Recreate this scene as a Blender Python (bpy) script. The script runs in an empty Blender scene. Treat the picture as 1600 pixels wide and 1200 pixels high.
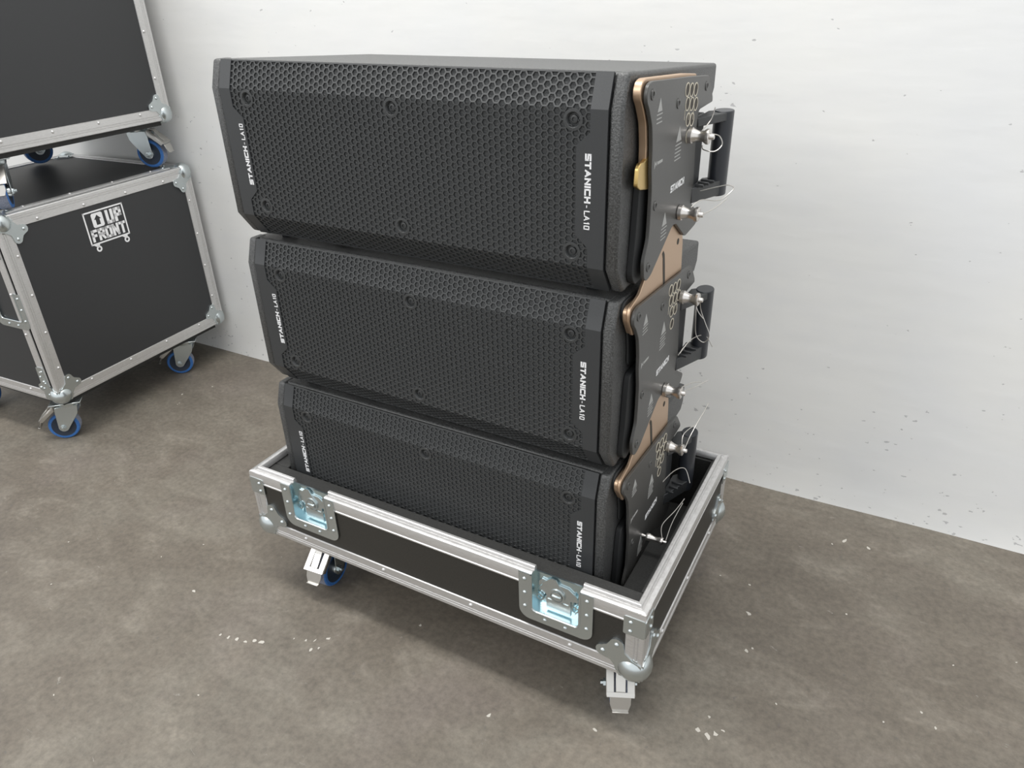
import bpy, bmesh, math, random
from mathutils import Vector, Matrix
random.seed(7)
S = bpy.context.scene
COL = S.collection
PI = math.pi
V = Vector

# ------------------------------------------------------------------ camera
cam = bpy.data.cameras.new('camera'); cam.sensor_width = 36; cam.lens = 36 * 1155.07 / 1600
cam.clip_start = 0.02
camo = bpy.data.objects.new('camera', cam); COL.objects.link(camo); S.camera = camo
PITCH, YAW, ROLL = 0.5047, -0.5185, -0.0296
fw = V((math.sin(YAW) * math.cos(PITCH), math.cos(YAW) * math.cos(PITCH), -math.sin(PITCH)))
rt = V((math.cos(YAW), -math.sin(YAW), 0)); up = rt.cross(fw)
r2 = rt * math.cos(ROLL) + up * math.sin(ROLL); u2 = up * math.cos(ROLL) - rt * math.sin(ROLL)
m = Matrix(((r2.x, u2.x, -fw.x, 1.1958), (r2.y, u2.y, -fw.y, -0.896), (r2.z, u2.z, -fw.z, 1.2802), (0, 0, 0, 1)))
camo.matrix_world = m

# ------------------------------------------------------------------ world, lights, exposure
W = bpy.data.worlds.new('world'); S.world = W; W.use_nodes = True
bg = W.node_tree.nodes['Background']; bg.inputs[0].default_value = (0.965, 0.985, 1.0, 1); bg.inputs[1].default_value = 1.08
def area(name, loc, target, sx, sy, power, col=(1, 1, 1)):
    l = bpy.data.lights.new(name, 'AREA'); l.shape = 'RECTANGLE'; l.size = sx; l.size_y = sy; l.energy = power; l.color = col
    o = bpy.data.objects.new(name, l); COL.objects.link(o); o.location = loc
    o.rotation_euler = (V(target) - V(loc)).to_track_quat('-Z', 'Y').to_euler()
    return o
area('ceiling_lamp', (0.0, -0.08, 4.2), (0.0, -0.08, 0), 3.8, 0.45, 122, (1.0, 0.985, 0.95))
area('doorway_daylight', (-1.9, -3.7, 3.7), (0.4, 0.6, 0.8), 2.0, 1.8, 75, (1.0, 0.99, 0.97))
S.view_settings.view_transform = 'Standard'; S.view_settings.look = 'None'
S.view_settings.gamma = 1; S.view_settings.use_curve_mapping = False
S.view_settings.exposure = 0.0
try: S.cycles.use_denoising = True
except Exception: pass

# ------------------------------------------------------------------ materials
def newmat(name, col, rough=0.5, metal=0.0, spec=0.5):
    mt = bpy.data.materials.new(name); mt.use_nodes = True
    b = mt.node_tree.nodes['Principled BSDF']
    b.inputs['Base Color'].default_value = (*col, 1); b.inputs['Roughness'].default_value = rough
    b.inputs['Metallic'].default_value = metal; b.inputs['Specular IOR Level'].default_value = spec
    return mt
def N(mt, t, **kw):
    n = mt.node_tree.nodes.new(t)
    for k, v in kw.items():
        if k in n.inputs: n.inputs[k].default_value = v
        else: setattr(n, k, v)
    return n
def L(mt, a, b): mt.node_tree.links.new(a, b)
def bsdf(mt): return mt.node_tree.nodes['Principled BSDF']
def coords(mt, kind='Object'): return N(mt, 'ShaderNodeTexCoord').outputs[kind]
def ramp(mt, fac, stops):
    r = N(mt, 'ShaderNodeValToRGB'); e = r.color_ramp.elements
    while len(e) < len(stops): e.new(0.5)
    for i, (p, c) in enumerate(stops):
        e[i].position = p; e[i].color = (*c, 1) if not isinstance(c, float) else (c, c, c, 1)
    L(mt, fac, r.inputs[0]); return r.outputs[0]
def noise(mt, co, scale, detail=4, rough=0.55, dist=0.0):
    n = N(mt, 'ShaderNodeTexNoise'); n.inputs['Scale'].default_value = scale; n.inputs['Detail'].default_value = detail
    n.inputs['Roughness'].default_value = rough; n.inputs['Distortion'].default_value = dist
    L(mt, co, n.inputs['Vector']); return n.outputs[0]
def stretch(mt, co, sc):
    mp = N(mt, 'ShaderNodeMapping'); mp.inputs['Scale'].default_value = sc; L(mt, co, mp.inputs[0]); return mp.outputs[0]
def mix(mt, fac, a, b, mode='MIX'):
    x = N(mt, 'ShaderNodeMix', data_type='RGBA', blend_type=mode)
    for i, v in ((0, fac), (6, a), (7, b)):
        if isinstance(v, (int, float)): x.inputs[i].default_value = v
        elif isinstance(v, tuple): x.inputs[i].default_value = (*v, 1)
        else: L(mt, v, x.inputs[i])
    return x.outputs[2]
def bump(mt, h, strength, dist=0.002):
    b = N(mt, 'ShaderNodeBump'); b.inputs['Strength'].default_value = strength; b.inputs['Distance'].default_value = dist
    L(mt, h, b.inputs['Height']); L(mt, b.outputs[0], bsdf(mt).inputs['Normal'])
def grained(name, col, rough, scale, strength, dist=0.0008, metal=0.0, spec=0.5, speck=None, contrast=0.2):
    mt = newmat(name, col, rough, metal, spec); co = coords(mt)
    n = noise(mt, co, scale, 3, 0.6)
    bump(mt, n, strength, dist)
    lo = tuple(c * (1 - contrast) for c in col); hi = tuple(c * (1 + 1.3 * contrast) for c in col)
    c = ramp(mt, n, [(0.35, lo), (0.65, hi)])
    if speck:
        s = ramp(mt, noise(mt, co, scale * 1.3, 1), [(0.68, 0.0), (0.74, 1.0)])
        c = mix(mt, s, c, speck)
    L(mt, c, bsdf(mt).inputs['Base Color'])
    return mt
M = {}
M['casing'] = grained('textured_black_coating', (0.046, 0.047, 0.047), 0.42, 380, 0.7, 0.0012, spec=0.75, speck=(0.17, 0.17, 0.17), contrast=0.5)
M['grille'] = grained('powder_coated_grille', (0.040, 0.042, 0.043), 0.42, 900, 0.25, 0.0004)
M['foam'] = grained('grey_grille_foam', (0.050, 0.052, 0.053), 0.8, 420, 0.9, 0.0015, speck=(0.20, 0.20, 0.20), spec=0.4)
M['trim'] = grained('satin_black_trim', (0.036, 0.038, 0.040), 0.45, 1500, 0.1, 0.0002)
M['plate'] = grained('anodised_black_plate', (0.058, 0.057, 0.054), 0.38, 1400, 0.08, 0.0002, spec=0.6)
M['black'] = newmat('black_rubber', (0.016, 0.017, 0.018), 0.6)
M['liner'] = grained('black_lining_board', (0.024, 0.024, 0.023), 0.7, 300, 0.3, 0.0004)
M['handle'] = newmat('dark_handle_plastic', (0.024, 0.027, 0.033), 0.35)
M['bronze'] = newmat('bronze_anodised_steel', (0.60, 0.43, 0.30), 0.38, 0.85)
M['gold'] = newmat('gold_passivated_steel', (0.70, 0.50, 0.20), 0.3, 1.0)
M['hole'] = newmat('shaded_bronze_hole', (0.035, 0.028, 0.020), 0.6)  # shade inside the openings put into a flat dark colour
M['ring'] = newmat('beige_print', (0.66, 0.61, 0.50), 0.6)
M['print'] = newmat('white_print', (0.88, 0.88, 0.89), 0.6)
M['faint'] = newmat('grey_print', (0.40, 0.40, 0.39), 0.6)
M['steel'] = newmat('polished_pin_steel', (0.72, 0.69, 0.66), 0.28, 1.0)
M['zinc'] = newmat('zinc_plated_steel', (0.60, 0.65, 0.66), 0.27, 0.95)
M['bluezinc'] = newmat('blue_zinc_plated_steel', (0.60, 0.74, 0.78), 0.22, 1.0)
M['chrome'] = newmat('bright_zinc', (0.62, 0.605, 0.575), 0.32, 1.0)
M['wire'] = newmat('steel_wire', (0.55, 0.53, 0.50), 0.35, 0.9)
def alum():
    mt = newmat('brushed_aluminium', (0.70, 0.69, 0.68), 0.42, 0.75); co = coords(mt)
    n = noise(mt, stretch(mt, co, (3, 3, 60)), 30, 3)
    L(mt, ramp(mt, n, [(0.3, (0.60, 0.59, 0.585)), (0.7, (0.76, 0.755, 0.75))]), bsdf(mt).inputs['Base Color'])
    return mt
M['alu'] = alum()
M['laminate'] = grained('black_laminate', (0.030, 0.031, 0.033), 0.48, 700, 0.25, 0.0003)
M['laminate_warm'] = grained('black_birch_laminate', (0.028, 0.026, 0.022), 0.5, 700, 0.2, 0.0003)
M['blue'] = grained('blue_rubber', (0.035, 0.14, 0.40), 0.5, 300, 0.1, 0.0003)
M['tread'] = grained('dusty_worn_tread', (0.24, 0.26, 0.33), 0.7, 260, 0.3, 0.0005)
M['core'] = newmat('dark_wheel_core', (0.02, 0.03, 0.05), 0.5)
M['fleck'] = newmat('dried_white_paint', (0.52, 0.49, 0.44), 0.8)
M['pebble'] = newmat('plaster_crumb', (0.6, 0.58, 0.54), 0.9)

def wall_mat():
    mt = newmat('painted_white_plaster', (0.8, 0.8, 0.79), 0.6, spec=0.3); co = coords(mt)
    big = noise(mt, co, 1.1, 3); mid = noise(mt, stretch(mt, co, (1, 1, 1.6)), 7, 5, 0.6)
    c = ramp(mt, big, [(0.3, (0.755, 0.765, 0.775)), (0.5, (0.80, 0.80, 0.785)), (0.7, (0.81, 0.805, 0.785))])
    c = mix(mt, ramp(mt, mid, [(0.45, 0.0), (0.8, 0.35)]), c, (0.72, 0.73, 0.75))
    # chips and dents: sparse thresholded noise, denser low on the wall
    sep = N(mt, 'ShaderNodeSeparateXYZ'); L(mt, co, sep.inputs[0])
    zr = N(mt, 'ShaderNodeMapRange'); zr.inputs['From Min'].default_value = 0.0; zr.inputs['From Max'].default_value = 0.45
    zr.inputs['To Min'].default_value = 0.075; zr.inputs['To Max'].default_value = 0.0; L(mt, sep.outputs[2], zr.inputs[0])
    sp = noise(mt, stretch(mt, co, (1, 1, 1.7)), 46, 2, 0.5)
    sp2 = noise(mt, co, 3.2, 2)
    ad = N(mt, 'ShaderNodeMath', operation='MULTIPLY_ADD'); L(mt, sp2, ad.inputs[0]); ad.inputs[1].default_value = 0.22; L(mt, sp, ad.inputs[2])
    ad2 = N(mt, 'ShaderNodeMath', operation='ADD'); L(mt, ad.outputs[0], ad2.inputs[0]); L(mt, zr.outputs[0], ad2.inputs[1])
    chip = ramp(mt, ad2.outputs[0], [(0.853, 0.0), (0.875, 1.0)])
    c = mix(mt, mix(mt, 1.0, chip, (0.6, 0.6, 0.6), 'MULTIPLY'), c, (0.36, 0.36, 0.37))
    L(mt, c, bsdf(mt).inputs['Base Color'])
    # plaster relief: soft trowel swells, horizontal ridges low down
    rid = noise(mt, stretch(mt, co, (1.2, 1, 5)), 4, 3, 0.5)
    h = N(mt, 'ShaderNodeMath', operation='MULTIPLY_ADD'); L(mt, mid, h.inputs[0]); h.inputs[1].default_value = 0.5; L(mt, rid, h.inputs[2])
    h2 = N(mt, 'ShaderNodeMath', operation='SUBTRACT'); L(mt, h.outputs[0], h2.inputs[0]); L(mt, chip, h2.inputs[1])
    bump(mt, h2.outputs[0], 0.22, 0.005)
    return mt
M['wall'] = wall_mat()
def floor_mat():
    mt = newmat('worn_concrete', (0.3, 0.28, 0.25), 0.5, spec=0.4); co = coords(mt)
    a = noise(mt, co, 1.7, 6, 0.62, 0.4); b = noise(mt, stretch(mt, co, (1, 1.7, 1)), 6, 8, 0.68, 0.5); f = noise(mt, co, 70, 4, 0.7)
    c = ramp(mt, a, [(0.30, (0.172, 0.151, 0.128)), (0.48, (0.208, 0.186, 0.159)), (0.60, (0.232, 0.213, 0.184)), (0.75, (0.248, 0.218, 0.184))])
    c = mix(mt, ramp(mt, b, [(0.38, 0.5), (0.53, 0.0)]), c, (0.155, 0.136, 0.117))
    c = mix(mt, ramp(mt, b, [(0.54, 0.0), (0.72, 0.6)]), c, (0.345, 0.318, 0.280))
    c = mix(mt, ramp(mt, noise(mt, co, 2.6, 3), [(0.55, 0.0), (0.72, 0.35)]), c, (0.250, 0.216, 0.204))
    c = mix(mt, 0.6, c, ramp(mt, f, [(0.3, (0.17, 0.16, 0.14)), (0.7, (0.44, 0.42, 0.38))]), 'OVERLAY')
    sc = noise(mt, stretch(mt, co, (0.7, 2.2, 1)), 24, 6, 0.75, 1.2)
    c = mix(mt, ramp(mt, sc, [(0.66, 0.0), (0.72, 0.45)]), c, (0.46, 0.44, 0.40))
    pit = noise(mt, co, 55, 2, 0.5)
    c = mix(mt, ramp(mt, pit, [(0.70, 0.0), (0.75, 0.6)]), c, (0.12, 0.11, 0.10))
    L(mt, c, bsdf(mt).inputs['Base Color'])
    L(mt, ramp(mt, a, [(0.3, 0.42), (0.7, 0.58)]), bsdf(mt).inputs['Roughness'])
    bump(mt, f, 0.15, 0.002)
    return mt
M['floor'] = floor_mat()

# ------------------------------------------------------------------ mesh builder
class Fr:
    def __init__(s, o=(0, 0, 0), u=(1, 0, 0), v=(0, 1, 0), n=(0, 0, 1)):
        s.o, s.u, s.v, s.n = V(o), V(u), V(v), V(n)
    def __call__(s, a, b, c=0.0): return s.o + s.u * a + s.v * b + s.n * c
ID = Fr()
class MB:
    def __init__(s): s.v, s.f, s.mi = [], [], []; s.cur = 0
    def add(s, vs, fs):
        k = len(s.v); s.v += [V(x) for x in vs]; s.f += [tuple(i + k for i in f) for f in fs]; s.mi += [s.cur] * len(fs); return s
    def box(s, a0, a1, b0, b1, c0, c1, fr=ID):
        p = [fr(a, b, c) for c in (c0, c1) for b in (b0, b1) for a in (a0, a1)]
        return s.add(p, [(0, 2, 3, 1), (4, 5, 7, 6), (0, 1, 5, 4), (2, 6, 7, 3), (0, 4, 6, 2), (1, 3, 7, 5)])
    def prism(s, poly, c0, c1, fr=ID):
        n = len(poly)
        return s.add([fr(a, b, c0) for a, b in poly] + [fr(a, b, c1) for a, b in poly],
                     [tuple(range(n))[::-1], tuple(range(n, 2 * n))] + [(i, (i + 1) % n, n + (i + 1) % n, n + i) for i in range(n)])
    def lathe(s, prof, n=16, fr=ID, cap=True):
        vs, fs = [], []
        for r, h in prof:
            vs += [fr(r * math.cos(2 * PI * i / n), r * math.sin(2 * PI * i / n), h) for i in range(n)]
        for k in range(len(prof) - 1):
            fs += [(k * n + i, k * n + (i + 1) % n, (k + 1) * n + (i + 1) % n, (k + 1) * n + i) for i in range(n)]
        if cap:
            fs += [tuple(range(n))[::-1], tuple(range((len(prof) - 1) * n, len(prof) * n))]
        return s.add(vs, fs)
    def ring(s, r0, r1, c0, c1, n=20, fr=ID):
        return s.lathe([(r0, c0), (r1, c0), (r1, c1), (r0, c1), (r0, c0)], n, fr, cap=False)
    def ball(s, c, r, n=20, k=12, sc=(1, 1, 1)):
        return s.lathe([(max(1e-4, r * math.sin(PI * j / k)), -r * math.cos(PI * j / k)) for j in range(k + 1)], n,
                       Fr(c, (sc[0], 0, 0), (0, sc[1], 0), (0, 0, sc[2])))
    def tube(s, pts, r, n=8):
        pts = [V(p) for p in pts]; vs, fs = [], []; nn = None
        for i, p in enumerate(pts):
            t = (pts[min(i + 1, len(pts) - 1)] - pts[max(i - 1, 0)]).normalized()
            if nn is None: nn = t.orthogonal().normalized()
            nn = (nn - t * nn.dot(t)).normalized(); bb = t.cross(nn)
            rr = r[i] if isinstance(r, (list, tuple)) else r
            vs += [p + (nn * math.cos(2 * PI * k / n) + bb * math.sin(2 * PI * k / n)) * rr for k in range(n)]
        for i in range(len(pts) - 1):
            fs += [(i * n + k, i * n + (k + 1) % n, (i + 1) * n + (k + 1) % n, (i + 1) * n + k) for k in range(n)]
        fs += [tuple(range(n))[::-1], tuple(range((len(pts) - 1) * n, len(pts) * n))]
        return s.add(vs, fs)
    def sweep(s, prof, p0, p1, n1, n2, m0=0.0, m1=0.0):
        """profile (a along n1, b along n2) from p0 to p1; m0/m1 = 1 gives that end a 45 degree mitre"""
        p0, p1, n1, n2 = V(p0), V(p1), V(n1), V(n2); d = (p1 - p0).normalized(); n = len(prof)
        vs = [p0 + n1 * a + n2 * b - d * a * m0 for a, b in prof] + [p1 + n1 * a + n2 * b + d * a * m1 for a, b in prof]
        return s.add(vs, [tuple(range(n)), tuple(range(n, 2 * n))[::-1]] + [(i, n + i, n + (i + 1) % n, (i + 1) % n) for i in range(n)])
    def rivet(s, fr, a, b, c=0.0, r=0.0042):
        return s.lathe([(r, c), (r * 0.9, c + r * 0.35), (r * 0.5, c + r * 0.62), (r * 0.12, c + r * 0.7)], 10,
                       Fr(fr(a, b, 0), fr.u, fr.v, fr.n))
    def build(s, name, mats, parent=None, org=(0, 0, 0), bevel=0.0, segs=2, sharp=40, flat=False, recalc=True):
        me = bpy.data.meshes.new(name); o3 = V(org)
        me.from_pydata([tuple(x - o3) for x in s.v], [], s.f)
        for mt in (mats if isinstance(mats, (list, tuple)) else [mats]): me.materials.append(mt)
        me.polygons.foreach_set('material_index', s.mi)
        if recalc:
            bm = bmesh.new(); bm.from_mesh(me); bmesh.ops.recalc_face_normals(bm, faces=bm.faces); bm.to_mesh(me); bm.free()
        if not flat:
            me.polygons.foreach_set('use_smooth', [True] * len(me.polygons)); me.set_sharp_from_angle(angle=math.radians(sharp))
        o = bpy.data.objects.new(name, me); COL.objects.link(o)
        if parent: o.parent = parent
        if bevel:
            b = o.modifiers.new('bevel', 'BEVEL'); b.width = bevel; b.segments = segs; b.limit_method = 'ANGLE'; b.angle_limit = math.radians(50)
            b.harden_normals = False
        return o
def thing(name, loc, label, cat, group=None, rot=0.0):
    o = bpy.data.objects.new(name, None); o.empty_display_size = 0.1; COL.objects.link(o)
    o.location = loc; o.rotation_euler = (0, 0, rot); o['label'] = label; o['category'] = cat
    if group: o['group'] = group
    return o
def dup(o, parent=None):
    c = o.copy(); COL.objects.link(c); c.parent = parent
    for ch in list(o.children): dup(ch, c)
    return c

# lettering: stroke letters on a unit box, (polylines), width factor
GL = {'S': ([[(1, 1), (0, 1), (0, .5), (1, .5), (1, 0), (0, 0)]], 1), 'T': ([[(0, 1), (1, 1)], [(.5, 1), (.5, 0)]], 1),
      'A': ([[(0, 0), (.5, 1), (1, 0)], [(.2, .33), (.8, .33)]], 1.05), 'N': ([[(0, 0), (0, 1), (1, 0), (1, 1)]], 1),
      'I': ([[(0, 0), (0, 1)]], 0), 'C': ([[(1, 1), (0, 1), (0, 0), (1, 0)]], 1), 'H': ([[(0, 0), (0, 1)], [(1, 0), (1, 1)], [(0, .5), (1, .5)]], 1),
      'L': ([[(0, 1), (0, 0), (1, 0)]], .85), '1': ([[(0, .8), (.5, 1), (.5, 0)]], .55), '0': ([[(0, 0), (0, 1), (1, 1), (1, 0), (0, 0)]], .9),
      'O': ([[(0, 0), (0, 1), (1, 1), (1, 0), (0, 0)]], 1), 'U': ([[(0, 1), (0, 0), (1, 0), (1, 1)]], 1),
      'P': ([[(0, 0), (0, 1), (1, 1), (1, .45), (0, .45)]], 1), 'F': ([[(0, 0), (0, 1), (1, 1)], [(0, .5), (.8, .5)]], .9),
      'R': ([[(0, 0), (0, 1), (1, 1), (1, .48), (0, .48)], [(.45, .48), (1, 0)]], 1), '-': ([[(0, .45), (.6, .45)]], .7)}
def letters(mb, text, fr, h, w, t, gap, a=0.0, c=0.0004):
    """strokes of thickness t, cap height h, letter width w, starting at a on the frame's u axis; returns the end"""
    for ch in text:
        if ch == ' ': a += w * 0.45; continue
        lines, wf = GL[ch]; ww = w * wf
        iw, ih = max(ww - t, 0), h - t
        for pl in lines:
            P2 = [(a + t / 2 + x * iw, t / 2 + y * ih) for x, y in pl]
            for (x0, y0), (x1, y1) in zip(P2, P2[1:]):
                dx, dy = x1 - x0, y1 - y0; l = math.hypot(dx, dy) or 1; dx /= l; dy /= l
                e = t / 2; q = [(x0 - dx * e - dy * e, y0 - dy * e + dx * e), (x0 - dx * e + dy * e, y0 - dy * e - dx * e),
                                (x1 + dx * e + dy * e, y1 + dy * e - dx * e), (x1 + dx * e - dy * e, y1 + dy * e + dx * e)]
                q = [(x, min(max(y, 0), h)) for x, y in q]
                mb.prism(q, 0, c, fr)
        a += max(ww, t) + gap
    return a
def arc(cx, cy, r, d0, d1, n=6):
    return [(cx + r * math.cos(math.radians(d0 + (d1 - d0) * i / n)), cy + r * math.sin(math.radians(d0 + (d1 - d0) * i / n))) for i in range(n + 1)]
def rounded(poly, r=0.006, n=4):
    out = []; k = len(poly)
    for i in range(k):
        p, a, b = V((*poly[i], 0)), V((*poly[i - 1], 0)), V((*poly[(i + 1) % k], 0))
        da, db = (a - p), (b - p); ra = min(r, da.length * 0.45, db.length * 0.45)
        s, e = p + da.normalized() * ra, p + db.normalized() * ra
        for j in range(n + 1):
            t = j / n; q = s * (1 - t) ** 2 + p * 2 * t * (1 - t) + e * t * t; out.append((q.x, q.y))
    return out

# ------------------------------------------------------------------ setting
def struct(mb, name, mt, **kw):
    o = mb.build(name, mt, **kw); o['kind'] = 'structure'; return o
WY = lambda x: 0.887 + 0.024 * x
fl = MB(); fl.add([(-5, -5, 0), (5, -5, 0), (5, WY(5), 0), (-5, WY(-5), 0)], [(0, 1, 2, 3)])
floor = struct(fl, 'floor', M['floor'])
wl = MB(); nx, nz = 120, 3; zs = [0, 0.03, 0.10, 3.2]
vs = []
for j, z in enumerate(zs):
    for i in range(nx + 1):
        x = -5 + 10 * i / nx
        wob = (0.006 * math.sin(x * 3.1) + 0.004 * math.sin(x * 9.7 + 1)) if j == 0 else 0
        vs.append((x, WY(x) - (0.006 if j == 0 else 0.004 if j == 1 else 0) + wob * 0.5, z))
wl.add(vs, [(j * (nx + 1) + i, j * (nx + 1) + i + 1, (j + 1) * (nx + 1) + i + 1, (j + 1) * (nx + 1) + i) for j in range(nz) for i in range(nx)])
struct(wl, 'wall_back', M['wall'])

# ------------------------------------------------------------------ loudspeakers (three alike, stacked)
PIT = 0.3205
X0, X1, XL, XR = 0.060, 0.829, 0.0788, 0.8102
ORG = V((0.4445, 0.28, 0.844))
FP = [(0.091, 0.857), (0.061, 0.9005), (0.061, 1.122), (0.077, 1.167)]          # front profile (y, z), bottom to top
def miter():
    ns = []
    sg = []
    for a, b in zip(FP, FP[1:]):
        d = V((b[0] - a[0], b[1] - a[1])).normalized(); sg.append(V((-d.y, d.x)))   # outward = -y side
    for i in range(4):
        a = sg[max(i - 1, 0)]; b = sg[min(i, 2)]; nrm = (a + b).normalized(); ns.append(nrm / max(nrm.dot(a), 0.3))
    return ns
MN = miter()
SL = [0]
for a, b in zip(FP, FP[1:]): SL.append(SL[-1] + math.hypot(b[0] - a[0], b[1] - a[1]))
def fmap(x, s, d=0.0):
    """point on the front profile at arc length s, d metres proud of it"""
    k = 0
    while k < 2 and s > SL[k + 1]: k += 1
    t = (s - SL[k]) / (SL[k + 1] - SL[k])
    p = V(FP[k]).lerp(V(FP[k + 1]), t) + MN[k].lerp(MN[k + 1], t) * d
    return V((x, p.x, p.y))
def s_of_z(z):
    for k in range(3):
        if z <= FP[k + 1][1] or k == 2: return SL[k] + (z - FP[k][1]) / (FP[k + 1][1] - FP[k][1]) * (SL[k + 1] - SL[k])

HOLES = [(0.262, 1.124), (0.284, 1.121), (0.306, 1.119), (0.268, 1.103), (0.290, 1.100), (0.312, 1.097), (0.277, 1.079), (0.298, 1.076), (0.284, 1.053)]
PLATE = [(0.084, 1.140), (0.090, 1.151), (0.103, 1.154), (0.275, 1.141), (0.374, 1.132), (0.384, 1.126), (0.410, 1.095), (0.412, 1.087), (0.339, 1.085), (0.331, 1.080), (0.329, 1.058),
         (0.343, 0.955), (0.336, 0.936), (0.392, 0.902), (0.380, 0.887), (0.318, 0.882), (0.259, 0.921), (0.240, 0.921), (0.149, 0.869),
         (0.130, 0.866), (0.118, 0.873), (0.112, 0.901), (0.128, 0.930), (0.129, 0.962), (0.128, 1.003), (0.121, 1.035), (0.119, 1.065), (0.112, 1.096), (0.096, 1.120), (0.086, 1.130)]
SIDE = Fr((0, 0, 0), (0, 1, 0), (0, 0, 1), (1, 0, 0))       # a=y, b=z, c=x
def mirror_x(mb):
    o = MB(); o.v = [V((X0 + X1 - p.x, p.y, p.z)) for p in mb.v]; o.f = [f[::-1] for f in mb.f]; o.mi = mb.mi[:]; return o

def speaker_parts(root):
    B = lambda mb, name, mt, parent=root, **kw: mb.build(name, mt, parent, ORG, **kw)
    # cabinet: body set back behind the grille, and a cheek at each end
    mb = MB()
    back = [(0.505, 1.137), (0.505, 1.096), (0.490, 1.078), (0.402, 1.074), (0.392, 0.935), (0.345, 0.866), (0.300, 0.857)]
    front = [(fmap(0, s, -0.010).y, fmap(0, s, -0.010).z) for s in (SL[0], SL[1], SL[2], SL[3])]
    front[0] = (front[0][0], 0.857); front[3] = (front[3][0], 1.1665)
    poly = front + back
    mb.prism(poly, X0, X1, SIDE)
    for xa, xb in ((X0 - 0.0006, XL), (XR, X1 + 0.0006)):
        chk = [FP[0], FP[1], FP[2], FP[3], (0.108, 1.1665), (0.108, 0.8565)]
        mb.prism(chk, xa, xb, SIDE)
    B(mb, 'cabinet', M['casing'], bevel=0.005, segs=3)
    # foam behind the grille
    bolts = [(x, s_of_z(z)) for z in (1.107, 0.921) for x in (0.142, 0.4495, 0.757)]
    mb = MB()
    ss = sorted([SL[0] + 0.002, SL[1], SL[2], SL[3] - 0.002] + [bs + q for _, bs in bolts[::3] for q in (-0.0095, 0.0095)])
    xx = sorted([XL + 0.002, XR - 0.002] + [bx + q for bx, _ in bolts[:3] for q in (-0.0095, 0.0095)])
    for a, b in zip(ss, ss[1:]):
        for p, q in zip(xx, xx[1:]):
            if any(p < bx < q and a < bs < b for bx, bs in bolts): continue
            mb.add([fmap(p, a, -0.0022), fmap(q, a, -0.0022), fmap(q, b, -0.0022), fmap(p, b, -0.0022)], [(0, 1, 2, 3)])
    B(mb, 'foam_backing', M['foam'])
    # perforated grille: flat-topped hexagonal holes, bent over the three facets
    bolts = [(x, s_of_z(z)) for z in (1.107, 0.921) for x in (0.142, 0.4495, 0.757)]
    mb = MB(); s0 = 0.0064; cp = 1.5 * s0; rp = math.sqrt(3) * s0; hs = 0.80
    ncol = int((XR - XL - 0.03) / cp); xs = XL + 0.015 + ((XR - XL - 0.03) - (ncol - 1) * cp) / 2
    def xin(s):   # inner edge of the left trim panel at s
        z = fmap(0, s).z
        if z > 1.092 or z < 0.930: return 0.106
        if z > 1.074: return 0.106 + (1.092 - z) / 0.018 * 0.020
        if z < 0.948: return 0.106 + (z - 0.930) / 0.018 * 0.020
        return 0.126
    hx = [(math.cos(PI / 3 * i), math.sin(PI / 3 * i)) for i in range(6)]
    for i in range(ncol):
        x = xs + i * cp; j = 0
        while True:
            s = 0.004 + (rp / 2 if i % 2 else 0) + j * rp; j += 1
            if s > SL[3] - 0.002: break
            if any(math.hypot(x - bx, s - bs) < 0.0122 for bx, bs in bolts): continue
            xi = xin(min(max(s, 0), SL[3]))
            if x < xi - 0.004 or x > (XL + XR) - xi + 0.004: continue
            P = []
            for rr, d in ((1.0, 0.0), (hs, 0.0), (hs * 0.95, -0.0014)):
                P += [fmap(x + a * s0 * rr, min(max(s + b * s0 * rr, 0.0), SL[3]), d) for a, b in hx]
            mb.add(P, [(k, (k + 1) % 6, 6 + (k + 1) % 6, 6 + k) for k in range(6)] + [(6 + k, 6 + (k + 1) % 6, 12 + (k + 1) % 6, 12 + k) for k in range(6)])
    for a, b in ((0.0, 0.0022), (SL[3] - 0.0022, SL[3])):
        for xa, xb in ((0.100, XL + XR - 0.100),):
            mb.add([fmap(xa, a, 0.0004), fmap(xb, a, 0.0004), fmap(xb, b, 0.0004), fmap(xa, b, 0.0004), fmap(xa, a, -0.006), fmap(xb, a, -0.006), fmap(xb, b, -0.006), fmap(xa, b, -0.006)],
                   [(0, 1, 2, 3), (7, 6, 5, 4), (0, 4, 5, 1), (2, 6, 7, 3), (0, 3, 7, 4), (1, 5, 6, 2)])
    gr = B(mb, 'grille', M['grille'], flat=True, recalc=False)
    for bx, bs in bolts:
        c = fmap(bx, bs, 0.0); fr = Fr(c, (1, 0, 0), (0, 0, 1), (0, -1, 0)); b = MB()
        b.lathe([(0.0150, -0.001), (0.0146, 0.0001), (0.0108, 0.0003), (0.0098, -0.0005), (0.0082, -0.0056), (0.0001, -0.0060)], 24, fr, cap=False)
        b.lathe([(0.0060, -0.0056), (0.0058, -0.0036), (0.0046, -0.0030), (0.0030, -0.0030), (0.0028, -0.0046), (0.0001, -0.0046)], 12, fr, cap=False)
        b.build('grille_bolt', M['grille'], gr, ORG, recalc=False)
    # smooth trim panel at each end, with the name printed on it
    brk = sorted(set([0.0, SL[1], SL[2], SL[3]] + [s_of_z(z) for z in (1.092, 1.074, 0.930, 0.948)]))
    for side in (0, 1):
        mb = MB()
        fx = (lambda x: x) if side == 0 else (lambda x: XL + XR - x)
        for a, b in zip(brk, brk[1:]):
            q = [(XL + 0.0018, a), (xin(a), a), (xin(b), b), (XL + 0.0018, b)]
            P = [fmap(fx(x), s, d) for d in (0.0009, -0.005) for x, s in q]
            mb.add(P, [(0, 1, 2, 3), (7, 6, 5, 4), (0, 4, 5, 1), (2, 6, 7, 3), (1, 5, 6, 2), (0, 3, 7, 4)])
        bm_parent = B(mb, 'trim_panel', M['trim'], flat=True)
        tx = MB(); yy = 0.061 - 0.0009
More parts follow.
